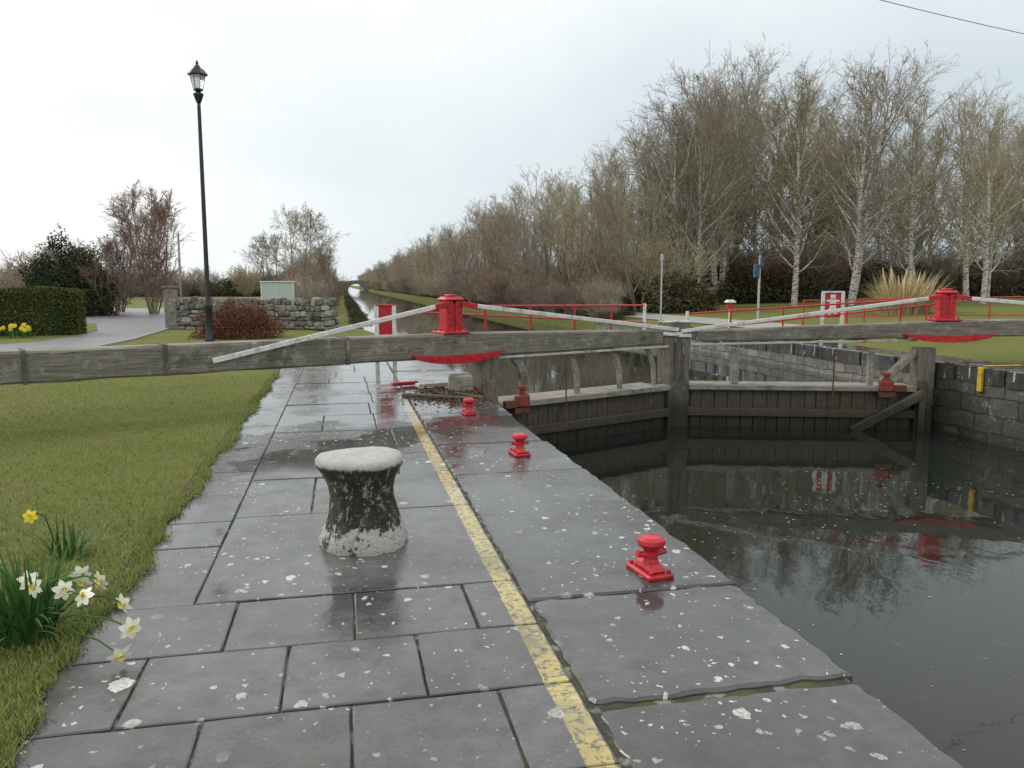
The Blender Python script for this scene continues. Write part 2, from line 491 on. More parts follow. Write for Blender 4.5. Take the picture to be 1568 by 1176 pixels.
def gz(x, y):
    xr = xr_at(y)
    if x < xl_at(y): return .01
    if x < xr + .25: return -.4
    P = [(.25, .10), (1.1, .17), (4, .33), (10, .55), (20, .85), (50, 1.0), (2500, 1.2)]
    dx = x - xr
    for (a, b), (c_, d_) in zip(P, P[1:]):
        if dx <= c_: return b + (d_ - b) * (dx - a) / (c_ - a)
    return 1.2

obj('paving_bed', mesh('paving_bed', [(-1.2, -6, -.012), (2.0, -6, -.012), (2.0, 24, -.012), (-1.2, 24, -.012)], [(0, 1, 2, 3)], M_joint))
rng = random.Random(5)
g = Geo()
def slab(x0, x1, y0, y1, gap=.003, th=.08):
    g.stone(x0 + gap, x1 - gap, y0 + gap, y1 - gap, rng.uniform(-.003, .003), th, rng, .003, .005, .10, 0, (rng.uniform(-.003, .003), rng.uniform(-.003, .003)))
S = .571
k = 0; y1 = 4.1
while y1 > -3:
    xs = [-1.2]
    off = .01 if k % 2 == 0 else -.27
    x_ = off - S * 3
    while x_ < .8:
        if x_ > -1.1: xs.append(x_ + rng.uniform(-.02, .02))
        x_ += S
    xs.append(.885)
    for a, b in zip(xs, xs[1:]): slab(a, b, y1 - S, y1)
    y1 -= S; k += 1
y_ = 4.1
while y_ < 24:
    L = rng.uniform(.5, 1.0)
    L = min(L, 24 - y_)
    slab(-1.2, -.77, y_, y_ + L); y_ += L
y_ = 4.1
first = True
while y_ < 24:
    L = 1.55 if first else rng.uniform(.7, 1.5)
    L = min(L, 24 - y_)
    if first: cuts = []
    else: cuts = sorted([rng.uniform(-.4, .5)] if rng.random() < .8 else [-.25, .35])
    xs = [-.77] + cuts + [.885]
    for a, b in zip(xs, xs[1:]): slab(a, b, y_, y_ + L)
    y_ += L; first = False
obj('stone_pavement', g.mesh('stone_pavement', [M_slab]))
# coping stones; the joint near y=2.75 is open and spalled
g = Geo()
js = [-4, -1.2, .9, 2.75, 3.8, 6.58, 7.9, 9.6, 11.3, 13.2, 15, 17, 19, 21.5, 24]
for a, b in zip(js, js[1:]):
    wx = XL + rng.uniform(-.025, .02)
    near = 2.75 in (a, b)
    g.stone(.895, wx, a + .003, b - .003, (.006 if a == 2.75 else -.010 if b == 2.75 else rng.uniform(-.006, .006)), .30, rng, .016 if near else .011, .013, .055 if near else .08, 0, (rng.uniform(-.006, .002), rng.uniform(-.003, .003)))
obj('canal_coping', g.mesh('canal_coping', [M_coping]))
g = Geo(); y_ = -5
while y_ < 26:
    L = rng.uniform(1.0, 1.7)
    g.stone(XR - .03, XR + .93, y_ + .008, y_ + L - .008, .20 + rng.uniform(-.01, .01), .30, rng, .02, .03, .12)
    y_ += L
obj('canal_coping.001', g.mesh('canal_coping_r', [M_coping]))
# chamber walls
g = Geo()
g.box((XL - .14, 9, -1.6), (.28, 30, 2.6), 0)
g.bar((XL - .14, 24, -1.7), (xl_at(31) - .1, 31, -1.7), .28, 2.8, 0)
obj('lock_chamber_wall', g.mesh('lock_wall_l', [M_wall]))
g = Geo()
g.box((XR + .14, 3.95, -1.6), (.28, 17.9, 3.0), 0)
g.box((XR + .14, 19.5, -1.6), (.28, 13.2, 3.0), 1)
g.bar((XR + .1, 26.1, -1.55), (XU + .1, 31.5, -1.55), .28, 3.1, 1)
obj('lock_chamber_wall.001', g.mesh('lock_wall_r', [M_wall, M_wallup]))
g = Geo(); g.box((XR - .035, 11.75, -.02), (.05, .10, .42), 0, None, .006); g.box((XR + .40, 11.75, .214), (.72, .10, .008), 0)
obj('yellow_edge_marking', g.mesh('yellow_edge_marking', [M_yellow]))

# ------------------------------------------------------------------ water
HL, HR, MI = Vector((2.0, 12.40, 0)), Vector((10.85, 12.9, 0)), Vector((6.22, 14.3, 0))
V = [(1.9, -12, -1.1), (11, -12, -1.1), (11, 12.9, -1.1), (6.22, 14.3, -1.1), (1.9, 12.36, -1.1)]
obj('lock_water', mesh('lock_water', V, [(0, 1, 2, 3, 4)], M_water))
V = [(1.9, 12.4, -.42), (6.22, 14.35, -.42), (11, 12.95, -.42), (11, 60, -.42), (11, 3000, -.42), (.7, 3000, -.42), (.7, 25, -.42), (1.9, 24, -.42)]
obj('canal_water', mesh('canal_water', V, [tuple(range(8))], M_water2))
rs = np.random.RandomState(4)
N = 380
cx = rs.uniform(2.2, 10.7, N); cy = np.where(rs.rand(N) < .35, rs.uniform(2, 12.3, N), 8.6 + .8 * np.sin(cx * 1.1) + rs.normal(0, .45, N))
cy = np.minimum(cy, 12.2)
ss = rs.uniform(.004, .015, N); an = rs.uniform(0, 6.28, N)
q = []
for k in range(5):
    t = an + k * 2 * math.pi / 5
    q.append(np.stack([cx + ss * np.cos(t) * rs.uniform(.6, 1.6, N), cy + ss * np.sin(t), np.full(N, -1.096)], 1))
q = np.stack(q, 1).reshape(-1, 3)
M_speck = m_simple('floating_debris', (.38, .36, .28), .7, 30, .5, .1)
obj('floating_debris', np_mesh('floating_debris', q, 5, M_speck))

# ------------------------------------------------------------------ lock gates
def gate(name, heel, mitre, tail_len, ztop_m, ztop_h, ztop_t, flip, TH):
    """leaf local frame: X runs from heel to mitre; u = sign of local Y pointing upstream"""
    e = empty(name, (heel.x, heel.y, 0))
    dv = mitre - heel; L = dv.length
    ang = math.atan2(dv.y, dv.x)
    e.rotation_euler = (0, 0, ang)
    u = -1 if flip else 1
    def put(nm, gg, mats, sm=False): return obj(nm, gg.mesh(nm, mats, sm), e)
    def zt(s): return ztop_h + (ztop_m - ztop_h) * s / L if s > 0 else ztop_h + (ztop_t - ztop_h) * (-s) / tail_len
    st = [-tail_len + tail_len * i / 16 for i in range(17)] + [L * .15 * i for i in range(1, 7)]
    V = []; F = []
    rr = random.Random(3)
    for s in st:
        th = TH if s <= 0 else TH - .11 * s / L
        hw = .18 if s <= 0 else .18 - .03 * s / L
        a, b = zt(s), zt(s) - th
        c = .025
        for (yy, zz) in [(-hw + c, b), (hw - c, b), (hw, b + c), (hw, a - c), (hw - c, a), (-hw + c, a), (-hw, a - c), (-hw, b + c)]:
            V.append((s, yy + rr.uniform(-.006, .006), zz + rr.uniform(-.008, .008)))
    for k in range(len(st) - 1):
        for i in range(8):
            j = (i + 1) % 8; F.append((k * 8 + i, k * 8 + j, k * 8 + 8 + j, k * 8 + 8 + i))
    F.append(tuple(range(7, -1, -1))); F.append(tuple(range((len(st) - 1) * 8, len(st) * 8)))
    obj('balance_beam', mesh('balance_beam', V, F, M_beam), e)
    gg = Geo()
    for s in (-tail_len * .8, -4.6, -2.2):
        a, b = zt(s), zt(s) - TH
        gg.box((s, -.19 * u, (a + b) / 2), (.05, .02, a - b + .01), 0); gg.box((s, 0, a + .006), (.05, .37, .012), 0)
    put('beam_straps', gg, [M_strap])
    # posts
    gg = Geo()
    gg.box((L - .15, 0, -1.05), (.27, .34, 3.9), 0, None, .02)
    gg.box((L - .15, 0, .915), (.28, .35, .03), 1, None, .006)
    gg.box((.22, 0, -1.25), (.32, .36, 3.4), 0, None, .02)
    gg.box((L - .15, -.18 * u, .25), (.06, .03, .9), 2, None, .004)
    put('mitre_and_heel_posts', gg, [M_post, M_whiteold, M_strap])
    # planks
    gg = Geo(); s = .40; rr = random.Random(7)
    while s < L - .31:
        wd = min(rr.uniform(.2, .27), L - .29 - s)
        gg.box((s + wd / 2, rr.uniform(-.008, .008), -1.72), (wd - .008, .12, 2.7), 0, Matrix.Rotation(rr.uniform(-.01, .01), 3, 'Z'), .008)
        s += wd
    put('gate_planking', gg, [M_gatewood])
    # ledges
    gg = Geo()
    gg.box((L / 2 + .05, -.10 * u, -.32), (L - .65, .24, .10), 0, None, .012)
    gg.box((L / 2 + .05, -.11 * u, -.80), (L - .65, .12, .16), 1, None, .012)
    gg.bar((.4, -.13 * u, zt(.4) - TH - .03), (L - .3, -.13 * u, zt(L) - TH + .07), .05, .04, 2, .006)
    put('gate_rails', gg, [M_grey, M_gatewood, M_whiteold])
    # ribs between ledge and beam
    gg = Geo()
    if not flip:
        for t, w_ in ((.20, .15), (.45, .10), (.67, .10), (.86, .09)):
            s0 = L * t
            gg.tube([(s0 - .16, -.02, .46), (s0 - .03, -.03, .32), (s0 + .05, -.04, .08), (s0 + .07, -.04, -.28)], [w_ * .45, w_ * .6, w_ * .62, w_ * .5], 6, 0)
    else:
        for t, w_ in ((.24, .10), (.76, .14)):
            gg.box((L * t, -.02, .06), (w_, .12, .66), 0, None, .01)
        gg.bar((.36, .05, .40), (1.0, .12, -.2), .14, .12, 0, .01)
        # slanting brace from the heel post down to the waterline, downstream face
        gg.bar((.30, .26, -.40), (1.55, .26, -1.12), .14, .17, 2, .015)
        gg.bar((.30, .24, -.15), (.30, .24, -1.2), .12, .14, 1, .01)
    put('gate_ribs', gg, [M_grey, M_gatewood, M_post])
    # king post
    gg = Geo(); s0 = -.40 if not flip else -.12
    zb = zt(s0)
    gg.box((s0 - .085, 0, zb + .25), (.12, .24, .50), 0, None, .012)
    gg.box((s0 + .085, 0, zb + .25), (.12, .24, .50), 0, None, .012)
    gg.box((s0, 0, zb + .24), (.06, .19, .44), 0)
    gg.box((s0, 0, zb + .53), (.34, .29, .06), 0, None, .02, (.9, .8))
    gg.box((s0, 0, zb + .575), (.15, .15, .04), 0, None, .012)
    gg.box((s0, 0, zb + .015), (.46, .40, .04), 0, None, .01)
    for sx in (-.19, .19):
        for sy in (-.13, .13): gg.rev([(.022, 0), (.022, .03), (.012, .04)], (s0 + sx, sy, zb + .035), 6)
    for zz in (.14, .34):
        for sx in (-.085, .085): gg.box((s0 + sx, -.125 * u, zb + zz), (.04, .03, .04), 0, None, .006)
    top = zb + .45
    for sg in (-1, 1):
        gg.bar((s0 + sg * .12, -.155 * u, top), (s0 + sg * .44, -.165 * u, top - .055), .03, .085, 0, .006)
    put('king_post', gg, [M_red])
    # white stays
    gg = Geo()
    sL = -4.05 if not flip else -4.5
    gg.bar((s0 - .38, -.18 * u, top - .04), (sL, -.205 * u, zt(sL) - .22 if not flip else zt(sL) - .05), .03, .07, 0, .008)
    gg.bar((s0 + .38, -.18 * u, top - .04), (L - .1, -.20 * u, zt(L) + .01), .03, .07, 0, .008)
    gg.box((L - .15, -.02 * u, zt(L) - .07), (.32, .42, .06), 0, None, .006)
    put('stay_bars', gg, [M_white])
    # flat red saddle plate fixed under the beam: straight top, shallow curved belly, upswept tips
    gg = Geo(); NN = 16; V = []; F = []
    zu = zb - TH
    for i in range(NN + 1):
        t = -1 + 2 * i / NN; at = abs(t)
        ztp = zu + .045 + .035 * at ** 3
        zbt = zu - .085 + .10 * at ** 2.2 + .02 * at ** 6
        if i in (0, NN): zbt = ztp - .02
        for yy in (-.27 * u, -.19 * u):
            V += [(s0 + .80 * t, yy, zbt), (s0 + .80 * t, yy, ztp)]
    for i in range(NN):
        a = i * 4; b = a + 4
        F += [(a, b, b + 1, a + 1), (a + 2, a + 3, b + 3, b + 2), (a, a + 2, b + 2, b), (a + 1, b + 1, b + 3, a + 3)]
    F += [(0, 1, 3, 2), (NN * 4, NN * 4 + 2, NN * 4 + 3, NN * 4 + 1)]
    gg.add(V, F, 0)
    gg.box((s0, 0, zu - .035), (.50, .36, .06), 0, None, .01)
    for sx in (-.45, -.18, .18, .45): gg.box((s0 + sx, -.28 * u, zu + .0), (.035, .03, .035), 0, None, .006)
    put('beam_saddle', gg, [M_red])
    # paddle gear
    gg = Geo(); sp = .80 if not flip else .95
    gg.box((sp, -.24 * u, -.26), (.24, .14, .20), 0, None, .02)
    gg.rev([(.045, 0), (.045, .10), (.075, .11), (.075, .15), (.03, .17)], (sp, -.24 * u, -.17), 10)
    gg.box((sp - .24, -.24 * u, -.30), (.24, .1, .12), 1, None, .01)
    gg.box((sp - .02, -.25 * u, -.42), (.3, .06, .10), 1, None, .01)
    gg.tube([(sp + .95, -.22 * u, .36), (sp + .95, -.22 * u, -.7)], .014, 6, 1)
    put('paddle_gear', gg, [M_redrust, M_rust])
    # hand rail bracketed off the upstream face of the beam
    gg = Geo(); yy = .45 * u
    posts = [.55, 1.5, 2.5, 3.4, L - .35] if not flip else [.5, 1.5, 2.7, 3.7, L - .3]
    zr = (1.22, 1.27) if not flip else (1.05, 1.36)
    def rz(s, a): return a[1] + (a[0] - a[1]) * s / L
    for i, s in enumerate(posts):
        m = 1 if i == len(posts) - 1 else 0
        gg.tube([(s, yy, .55), (s, yy, rz(s, zr) + (.03 if m else 0))], .018 if not m else .032, 8, m)
        gg.bar((s, .1 * u, .58), (s, yy + .03 * u, .58), .05, .05, 2)
    gg.tube([(-.2, yy, rz(-.2, zr)), (L - .3, yy, rz(L, zr))], .017, 8, 0)
    gg.tube([(-.6, yy, rz(-.6, zr) - .10), (L - .3, yy, rz(L, zr) - .33)], .015, 8, 0)
    put('handrail', gg, [M_red, M_white, M_rust])
    gg = Geo(); gg.box((L / 2, .32 * u, -.31), (L - .7, .42, .05), 0)
    put('walkway', gg, [M_grey])
    return e

gate('lock_gate', HL, MI, 7.6, .76, .87, .88, False, .37)
gate('lock_gate.001', HR, MI, 8.0, .73, .95, 1.14, True, .31)

# ------------------------------------------------------------------ stone bollard
rb = random.Random(2)
prof = [(.262, -.01), (.268, .03), (.256, .08), (.232, .14), (.212, .20), (.200, .26), (.194, .31), (.196, .36), (.208, .41), (.226, .45), (.246, .48), (.262, .50), (.268, .52), (.264, .545), (.25, .562), (.20, .574), (.10, .582), (.02, .585)]
V = []; n_ = 56
ph = [rb.uniform(0, 6.28) for _ in range(9)]
for (r, z_) in prof:
    for i in range(n_):
        a = 2 * math.pi * i / n_
        body = 1 if z_ < .48 else .6
        rr = r * (1 + body * (.024 * math.sin(3 * a + ph[0] + z_ * 8) + .020 * math.sin(7 * a + ph[1] + z_ * 14) + .018 * math.sin(13 * a + ph[2] + z_ * 40) + rb.uniform(-.014, .014)))
        V.append((rr * math.cos(a) + .03 * (.3 - z_), rr * math.sin(a), z_ + (.007 * math.sin(2 * a + 1) if z_ > .5 else 0)))
F = []
for k in range(len(prof) - 1):
    for i in range(n_):
        j = (i + 1) % n_; F.append((k * n_ + i, k * n_ + j, k * n_ + n_ + j, k * n_ + n_ + i))
F.append(tuple(range((len(prof) - 1) * n_, len(prof) * n_)))
obj('stone_bollard', mesh('stone_bollard', V, F, M_boll, None, True), None, (.09, 4.92, 0))

# ------------------------------------------------------------------ red mooring bollards
def mooring(name, loc, rz, s=1):
    g = Geo()
    g.box((0, 0, .015), (.16, .27, .03), 0, None, .008)
    g.box((0, 0, .05), (.10, .21, .05), 0, None, .015, (.8, .85))
    g.rev([(.05, .06), (.040, .09), (.038, .13), (.05, .15), (.072, .165), (.080, .18), (.076, .20), (.055, .215), (.01, .220)], (0, -.01, 0), 20, 0)
    g.tube([(-.035, -.01, .115), (-.075, -.01, .12), (-.088, -.01, .125)], [.02, .018, .022], 8, 0)
    g.tube([(.035, -.01, .115), (.075, -.01, .12), (.088, -.01, .125)], [.02, .018, .022], 8, 0)
    for sx, sy in ((-.055, -.11), (.055, -.11), (-.055, .11), (.055, .11)):
        g.rev([(.014, .03), (.014, .045), (.006, .05)], (sx, sy, 0), 6)
    return obj(name, g.mesh(name, [M_red], False), None, loc, rz, (s, s, s))
mooring('mooring_bollard', (1.65, 4.05, .0), .15, 1.0)
mooring('mooring_bollard.001', (1.62, 7.28, .0), .1, .95)
mooring('mooring_bollard.002', (1.52, 9.75, .0), .05, .95)
g = Geo()
g.box((1.75, 12.0, .12), (.30, .30, .26), 0, Matrix.Rotation(.4, 3, 'Z'), .03)
g.box((1.35, 12.45, .05), (.5, .16, .06), 1, Matrix.Rotation(.3, 3, 'Z'), .01)
g.box((.95, 12.7, .05), (.45, .10, .06), 2, Matrix.Rotation(.4, 3, 'Z'), .01)
g.box((1.30, 11.3, .02), (1.1, .12, .035), 3, Matrix.Rotation(-.6, 3, 'Z'), .006)
g.box((1.75, 11.35, .02), (.7, .10, .03), 3, Matrix.Rotation(-1.1, 3, 'Z'), .006)
obj('gate_anchor_block', g.mesh('gate_anchor_block', [M_grey, M_whiteold, M_red, M_gatewood]))
N = 1500; px = rs.normal(1.55, .34, N); py = rs.normal(11.5, .5, N); px = np.minimum(px, 2.0)
def leafquads(P, s, rs, flat=0.0):
    N = len(P)
    a = rs.normal(size=(N, 3)); a[:, 2] *= (1 - flat)
    a /= np.linalg.norm(a, axis=1, keepdims=True)
    b = rs.normal(size=(N, 3)); b[:, 2] *= (1 - flat)
    b -= (a * b).sum(1, keepdims=True) * a
    b /= np.linalg.norm(b, axis=1, keepdims=True)
    s = s * rs.uniform(.6, 1.4, (N, 1))
    a = a * s; b = b * s * .6
    return np.stack([P - a, P + b, P + a, P - b], 1).reshape(-1, 3)
P = np.stack([px, py, rs.uniform(.005, .03, N)], 1)
obj('fallen_leaves', np_mesh('fallen_leaves', leafquads(P, .022, rs, .8), 4, M_leaflitter))

# ------------------------------------------------------------------ red/white signs
def board(name, loc, rz, w_, h_, fig=False):
    g = Geo()
    for sx in (-1, 1): g.box((sx * w_ / 2, -.01, h_ / 2), (.085, .08, h_), 1, None, .006)
    g.box((0, 0, h_ - .31), (w_ - .085, .03, .62), 0)
    g.box((0, 0, h_ - .0), (w_ + .06, .10, .04), 1 if fig else 0, None, .006)
    if fig:
        g.box((0, -.022, h_ - .30), (.15, .01, .24), 1); g.box((0, -.022, h_ - .11), (.12, .01, .10), 1)
        g.box((-.07, -.022, h_ - .50), (.07, .01, .16), 1); g.box((.07, -.022, h_ - .50), (.07, .01, .16), 1)
        g.box((0, -.026, h_ - .22), (.30, .01, .05), 1)
    obj(name, g.mesh(name, [M_red, M_white]), None, loc, rz)
board('safety_sign', (.88, 16.9, 0), .05, .36, 1.19)
board('safety_sign.001', (12.0, 17.9, .18), -.45, .46, 1.26, True)

# ------------------------------------------------------------------ lamp post
def lamp(name, loc):
    e = empty(name, loc)
    g = Geo()
    g.rev([(.13, 0), (.13, .10), (.10, .16), (.095, .5), (.09, .95), (.12, 1.0), (.12, 1.06), (.075, 1.14), (.065, 1.3), (.058, 3.2), (.048, 6.4), (.045, 6.5)], (0, 0, 0), 16)
    g.rev([(.045, 6.48), (.08, 6.56), (.13, 6.70), (.14, 6.74), (.07, 6.78), (.05, 6.84)], (0, 0, 0), 12)
    obj('post', g.mesh('post', [M_black], True), e)
    g = Geo()
    g.rev([(.12, 6.82), (.13, 6.85), (.12, 6.87)], n=6)
    for i in range(6):
        a = i * math.pi / 3
        g.tube([(.12 * math.cos(a), .12 * math.sin(a), 6.86), (.20 * math.cos(a), .20 * math.sin(a), 7.22)], .008, 4)
    g.rev([(.22, 7.21), (.27, 7.23), (.26, 7.26), (.16, 7.38), (.09, 7.42), (.08, 7.46), (.03, 7.50), (.04, 7.55), (.01, 7.62)], n=6)
    obj('lantern_frame', g.mesh('lantern_frame', [M_black]), e)
    g = Geo(); g.rev([(.11, 6.87), (.192, 7.21)], n=6)
    obj('lantern_glass', g.mesh('lantern_glass', [M_glass]), e)
lamp('street_lamp', (-3.65, 23.6, 0))
g = Geo(); g.tube([(-7.0, 38, 0), (-7.0, 38, 3.9)], [.06, .045], 8)
obj('wooden_pole', g.mesh('wooden_pole', [M_grey], True))

# ------------------------------------------------------------------ rubble wall
def rubble_wall(name, pts, h, th=.45, seed=1):
    rr = random.Random(seed); g = Geo()
    for (a, b) in zip(pts, pts[1:]):
        a = Vector(a); b = Vector(b); d_ = b - a; L = d_.length; d_.normalize(); ang = math.atan2(d_.y, d_.x)
        nrm = Vector((-d_.y, d_.x, 0))
        g.box(((a + b) / 2) + Vector((0, 0, h * .45)), (L, th * .7, h * .88), 0, Matrix.Rotation(ang, 3, 'Z'))
        z_ = 0.0
        while z_ < h - .15:
            hh = rr.uniform(.10, .22); s = 0
            while s < L:
                ww = rr.uniform(.14, .48)
                for side in (-1, 1):
                    rot = Matrix.Rotation(ang + rr.uniform(-.1, .1), 3, 'Z') @ Matrix.Rotation(rr.uniform(-.16, .16), 3, 'Y')
                    g.box(a + d_ * min(s + ww / 2, L) + nrm * (side * (th / 2 - .06 + rr.uniform(-.03, .03))) + Vector((0, 0, z_ + hh / 2 + rr.uniform(-.035, .035))),
                          (ww * .96, .2, hh * rr.uniform(.8, 1.1)), 0, rot, .04)
                s += ww
            z_ += hh
        s = 0
        while s < L:
            ww = rr.uniform(.10, .26)
            g.box(a + d_ * (s + ww / 2) + Vector((0, 0, h - .02 + rr.uniform(-.07, .07))), (ww * .9, th * .95, rr.uniform(.18, .34)), 0,
                  Matrix.Rotation(ang + rr.uniform(-.1, .1), 3, 'Z') @ Matrix.Rotation(rr.uniform(-.3, .3), 3, 'Y'), .035)
            s += ww
    return obj(name, g.mesh(name, [M_rubble]))
rubble_wall('stone_wall', [(-6.0, 31.3, 0), (-2.6, 30.6, 0), (-.35, 29.4, 0)], 1.0)
g = Geo(); g.box((-6.1, 31.2, .75), (.42, .42, 1.5), 0, None, .03); g.box((-6.1, 31.2, 1.53), (.5, .5, .1), 0, None, .03)
obj('gate_pillar', g.mesh('gate_pillar', [M_rubble]))
g = Geo()
g.box((0, 0, 1.25), (1.25, .30, .95), 0, None, .02); g.box((-.05, -.16, 1.25), (.04, .02, .9), 1)
g.box((0, 0, 1.75), (1.38, .40, .05), 1, None, .01)
for sx in (-.55, .55): g.box((sx, 0, .4), (.1, .1, .8), 1)
g.box((-.62, -.165, 1.25), (.05, .03, .95), 1); g.box((.62, -.165, 1.25), (.05, .03, .95), 1)
obj('information_board', g.mesh('information_board', [M_cab, M_white]), None, (-2.55, 33.8, 0), .1)

# ------------------------------------------------------------------ road, path
def sheet(name, pts, z_, m):
    V = [(a, b, z_) for a, b in pts]
    return obj(name, mesh(name, V, [tuple(range(len(pts)))], m))
sheet('road', [(-6.3, 32), (-6.1, 25), (-6.3, 21.8), (-7.6, 20), (-14, 18.6), (-30, 17), (-30, 20), (-14, 21.3), (-9.6, 23), (-8.4, 25), (-8.3, 30), (-10, 36), (-22, 46), (-40, 52), (-40, 62), (-12, 60), (-6.3, 52)][::-1], .02, M_asphalt)
V = []; F = []
for i, y_ in enumerate([18, 22, 26, 28.5, 31, 36, 45, 60, 90, 150, 300]):
    xr = xr_at(y_); V += [(xr + 1.9, y_, gz(xr + 1.9, y_) + .03), (xr + 3.6, y_, gz(xr + 3.6, y_) + .03)]
    if i: F.append((2 * i - 2, 2 * i - 1, 2 * i + 1, 2 * i))
obj('towpath', mesh('towpath', V, F, M_path))
g = Geo()
kp = [(-6.2, 31), (-6.0, 25), (-6.2, 21.7), (-7.5, 19.85), (-14, 18.45)]
for a, b in zip(kp, kp[1:]): g.bar((*a, .03), (*b, .03), .10, .08, 0, .01)
obj('kerb', g.mesh('kerb', [M_path]))

# ------------------------------------------------------------------ posts on right bank
g = Geo(); g.tube([(0, 0, 0), (0, 0, 2.35)], .035, 8, 0); g.rev([(.06, 2.33), (.065, 2.5), (.075, 2.52), (.02, 2.56)], n=10, m=1)
obj('path_light', g.mesh('path_light', [M_galv, M_galv]), None, (11.75, 28.3, .2))
g = Geo(); g.tube([(0, 0, 0), (0, 0, 2.3)], .04, 8, 0); g.box((-.12, 0, 1.75), (.18, .16, .45), 1, None, .02); g.box((.04, 0, 2.05), (.10, .2, .35), 1, None, .02)
g.rev([(.06, 2.3), (.06, 2.36), (.02, 2.4)], n=8, m=1)
obj('telemetry_post', g.mesh('telemetry_post', [M_galv, M_blue]), None, (14.2, 25.5, .35))
g = Geo(); g.tube([(0, 0, 0), (0, 0, .75)], .04, 8, 0); g.box((0, 0, .85), (.32, .28, .10), 0, None, .02, (.7, .7)); g.box((0, 0, .70), (.2, .2, .16), 1, None, .02)
obj('marker_post', g.mesh('marker_post', [M_white, M_red]), None, (12.1, 23.5, .25))
g = Geo()
for i in range(5):
    xx = 12.2 + i * 1.5; yy = 19.5 - i * .5; g.tube([(xx, yy, .15), (xx, yy, 1.2)], .018, 8)
g.tube([(12.2, 19.5, 1.2), (18.2, 17.5, 1.32)], .016, 8); g.tube([(12.2, 19.5, .75), (18.2, 17.5, .85)], .014, 8)
obj('red_railing', g.mesh('red_railing', [M_red]))
g = Geo()
a = Vector((-6, 9.6, 7.75)); b = Vector((23, 17.6, 7.3)); pts = []
for i in range(25):
    t = i / 24; p = a.lerp(b, t); p.z -= .55 * 4 * t * (1 - t); pts.append(p)
g.tube(pts, .008, 5)
obj('overhead_cable', g.mesh('overhead_cable', [M_cable]))
g = Geo(); g.tube([(23, 17.6, 0), (23, 17.6, 7.9)], [.14, .10], 10); g.box((23, 17.6, 7.4), (.1, 1.2, .1), 0)
obj('utility_pole', g.mesh('utility_pole', [M_grey]))

# far arch bridge
yb = 330
prof = []
for i in range(13):
    t = math.pi * i / 12; prof.append((5.8 - 3.2 * math.cos(t), -.4 + 2.6 * math.sin(t)))
g = Geo()
tops = [(2.6 + 6.4 * i / 12, 3.4 + .3 * math.sin(math.pi * i / 12)) for i in range(13)]
yy0, yy1 = yb, yb + 6
V = []
for (p_, q_) in zip(prof, tops):
    V += [(p_[0], yy0, p_[1]), (q_[0], yy0, q_[1]), (p_[0], yy1, p_[1]), (q_[0], yy1, q_[1])]
F = []
for i in range(12):
    a = i * 4; b = a + 4
    F += [(a, b, b + 1, a + 1), (a + 2, a + 3, b + 3, b + 2), (a, a + 2, b + 2, b), (a + 1, b + 1, b + 3, a + 3)]
g.add(V, F)
for x0, x1, z0, z1 in ((-14, 2.6, 1.2, 3.4), (26, 9.0, 1.2, 3.4)):
    g.add([(x0, yy0, -1), (x1, yy0, -1), (x1, yy0, z1), (x0, yy0, z0), (x0, yy1, -1), (x1, yy1, -1), (x1, yy1, z1), (x0, yy1, z0)],
          [(0, 1, 2, 3), (4, 7, 6, 5), (3, 2, 6, 7), (0, 3, 7, 4), (1, 5, 6, 2)])
obj('stone_bridge', g.mesh('stone_bridge', [M_bridge]))

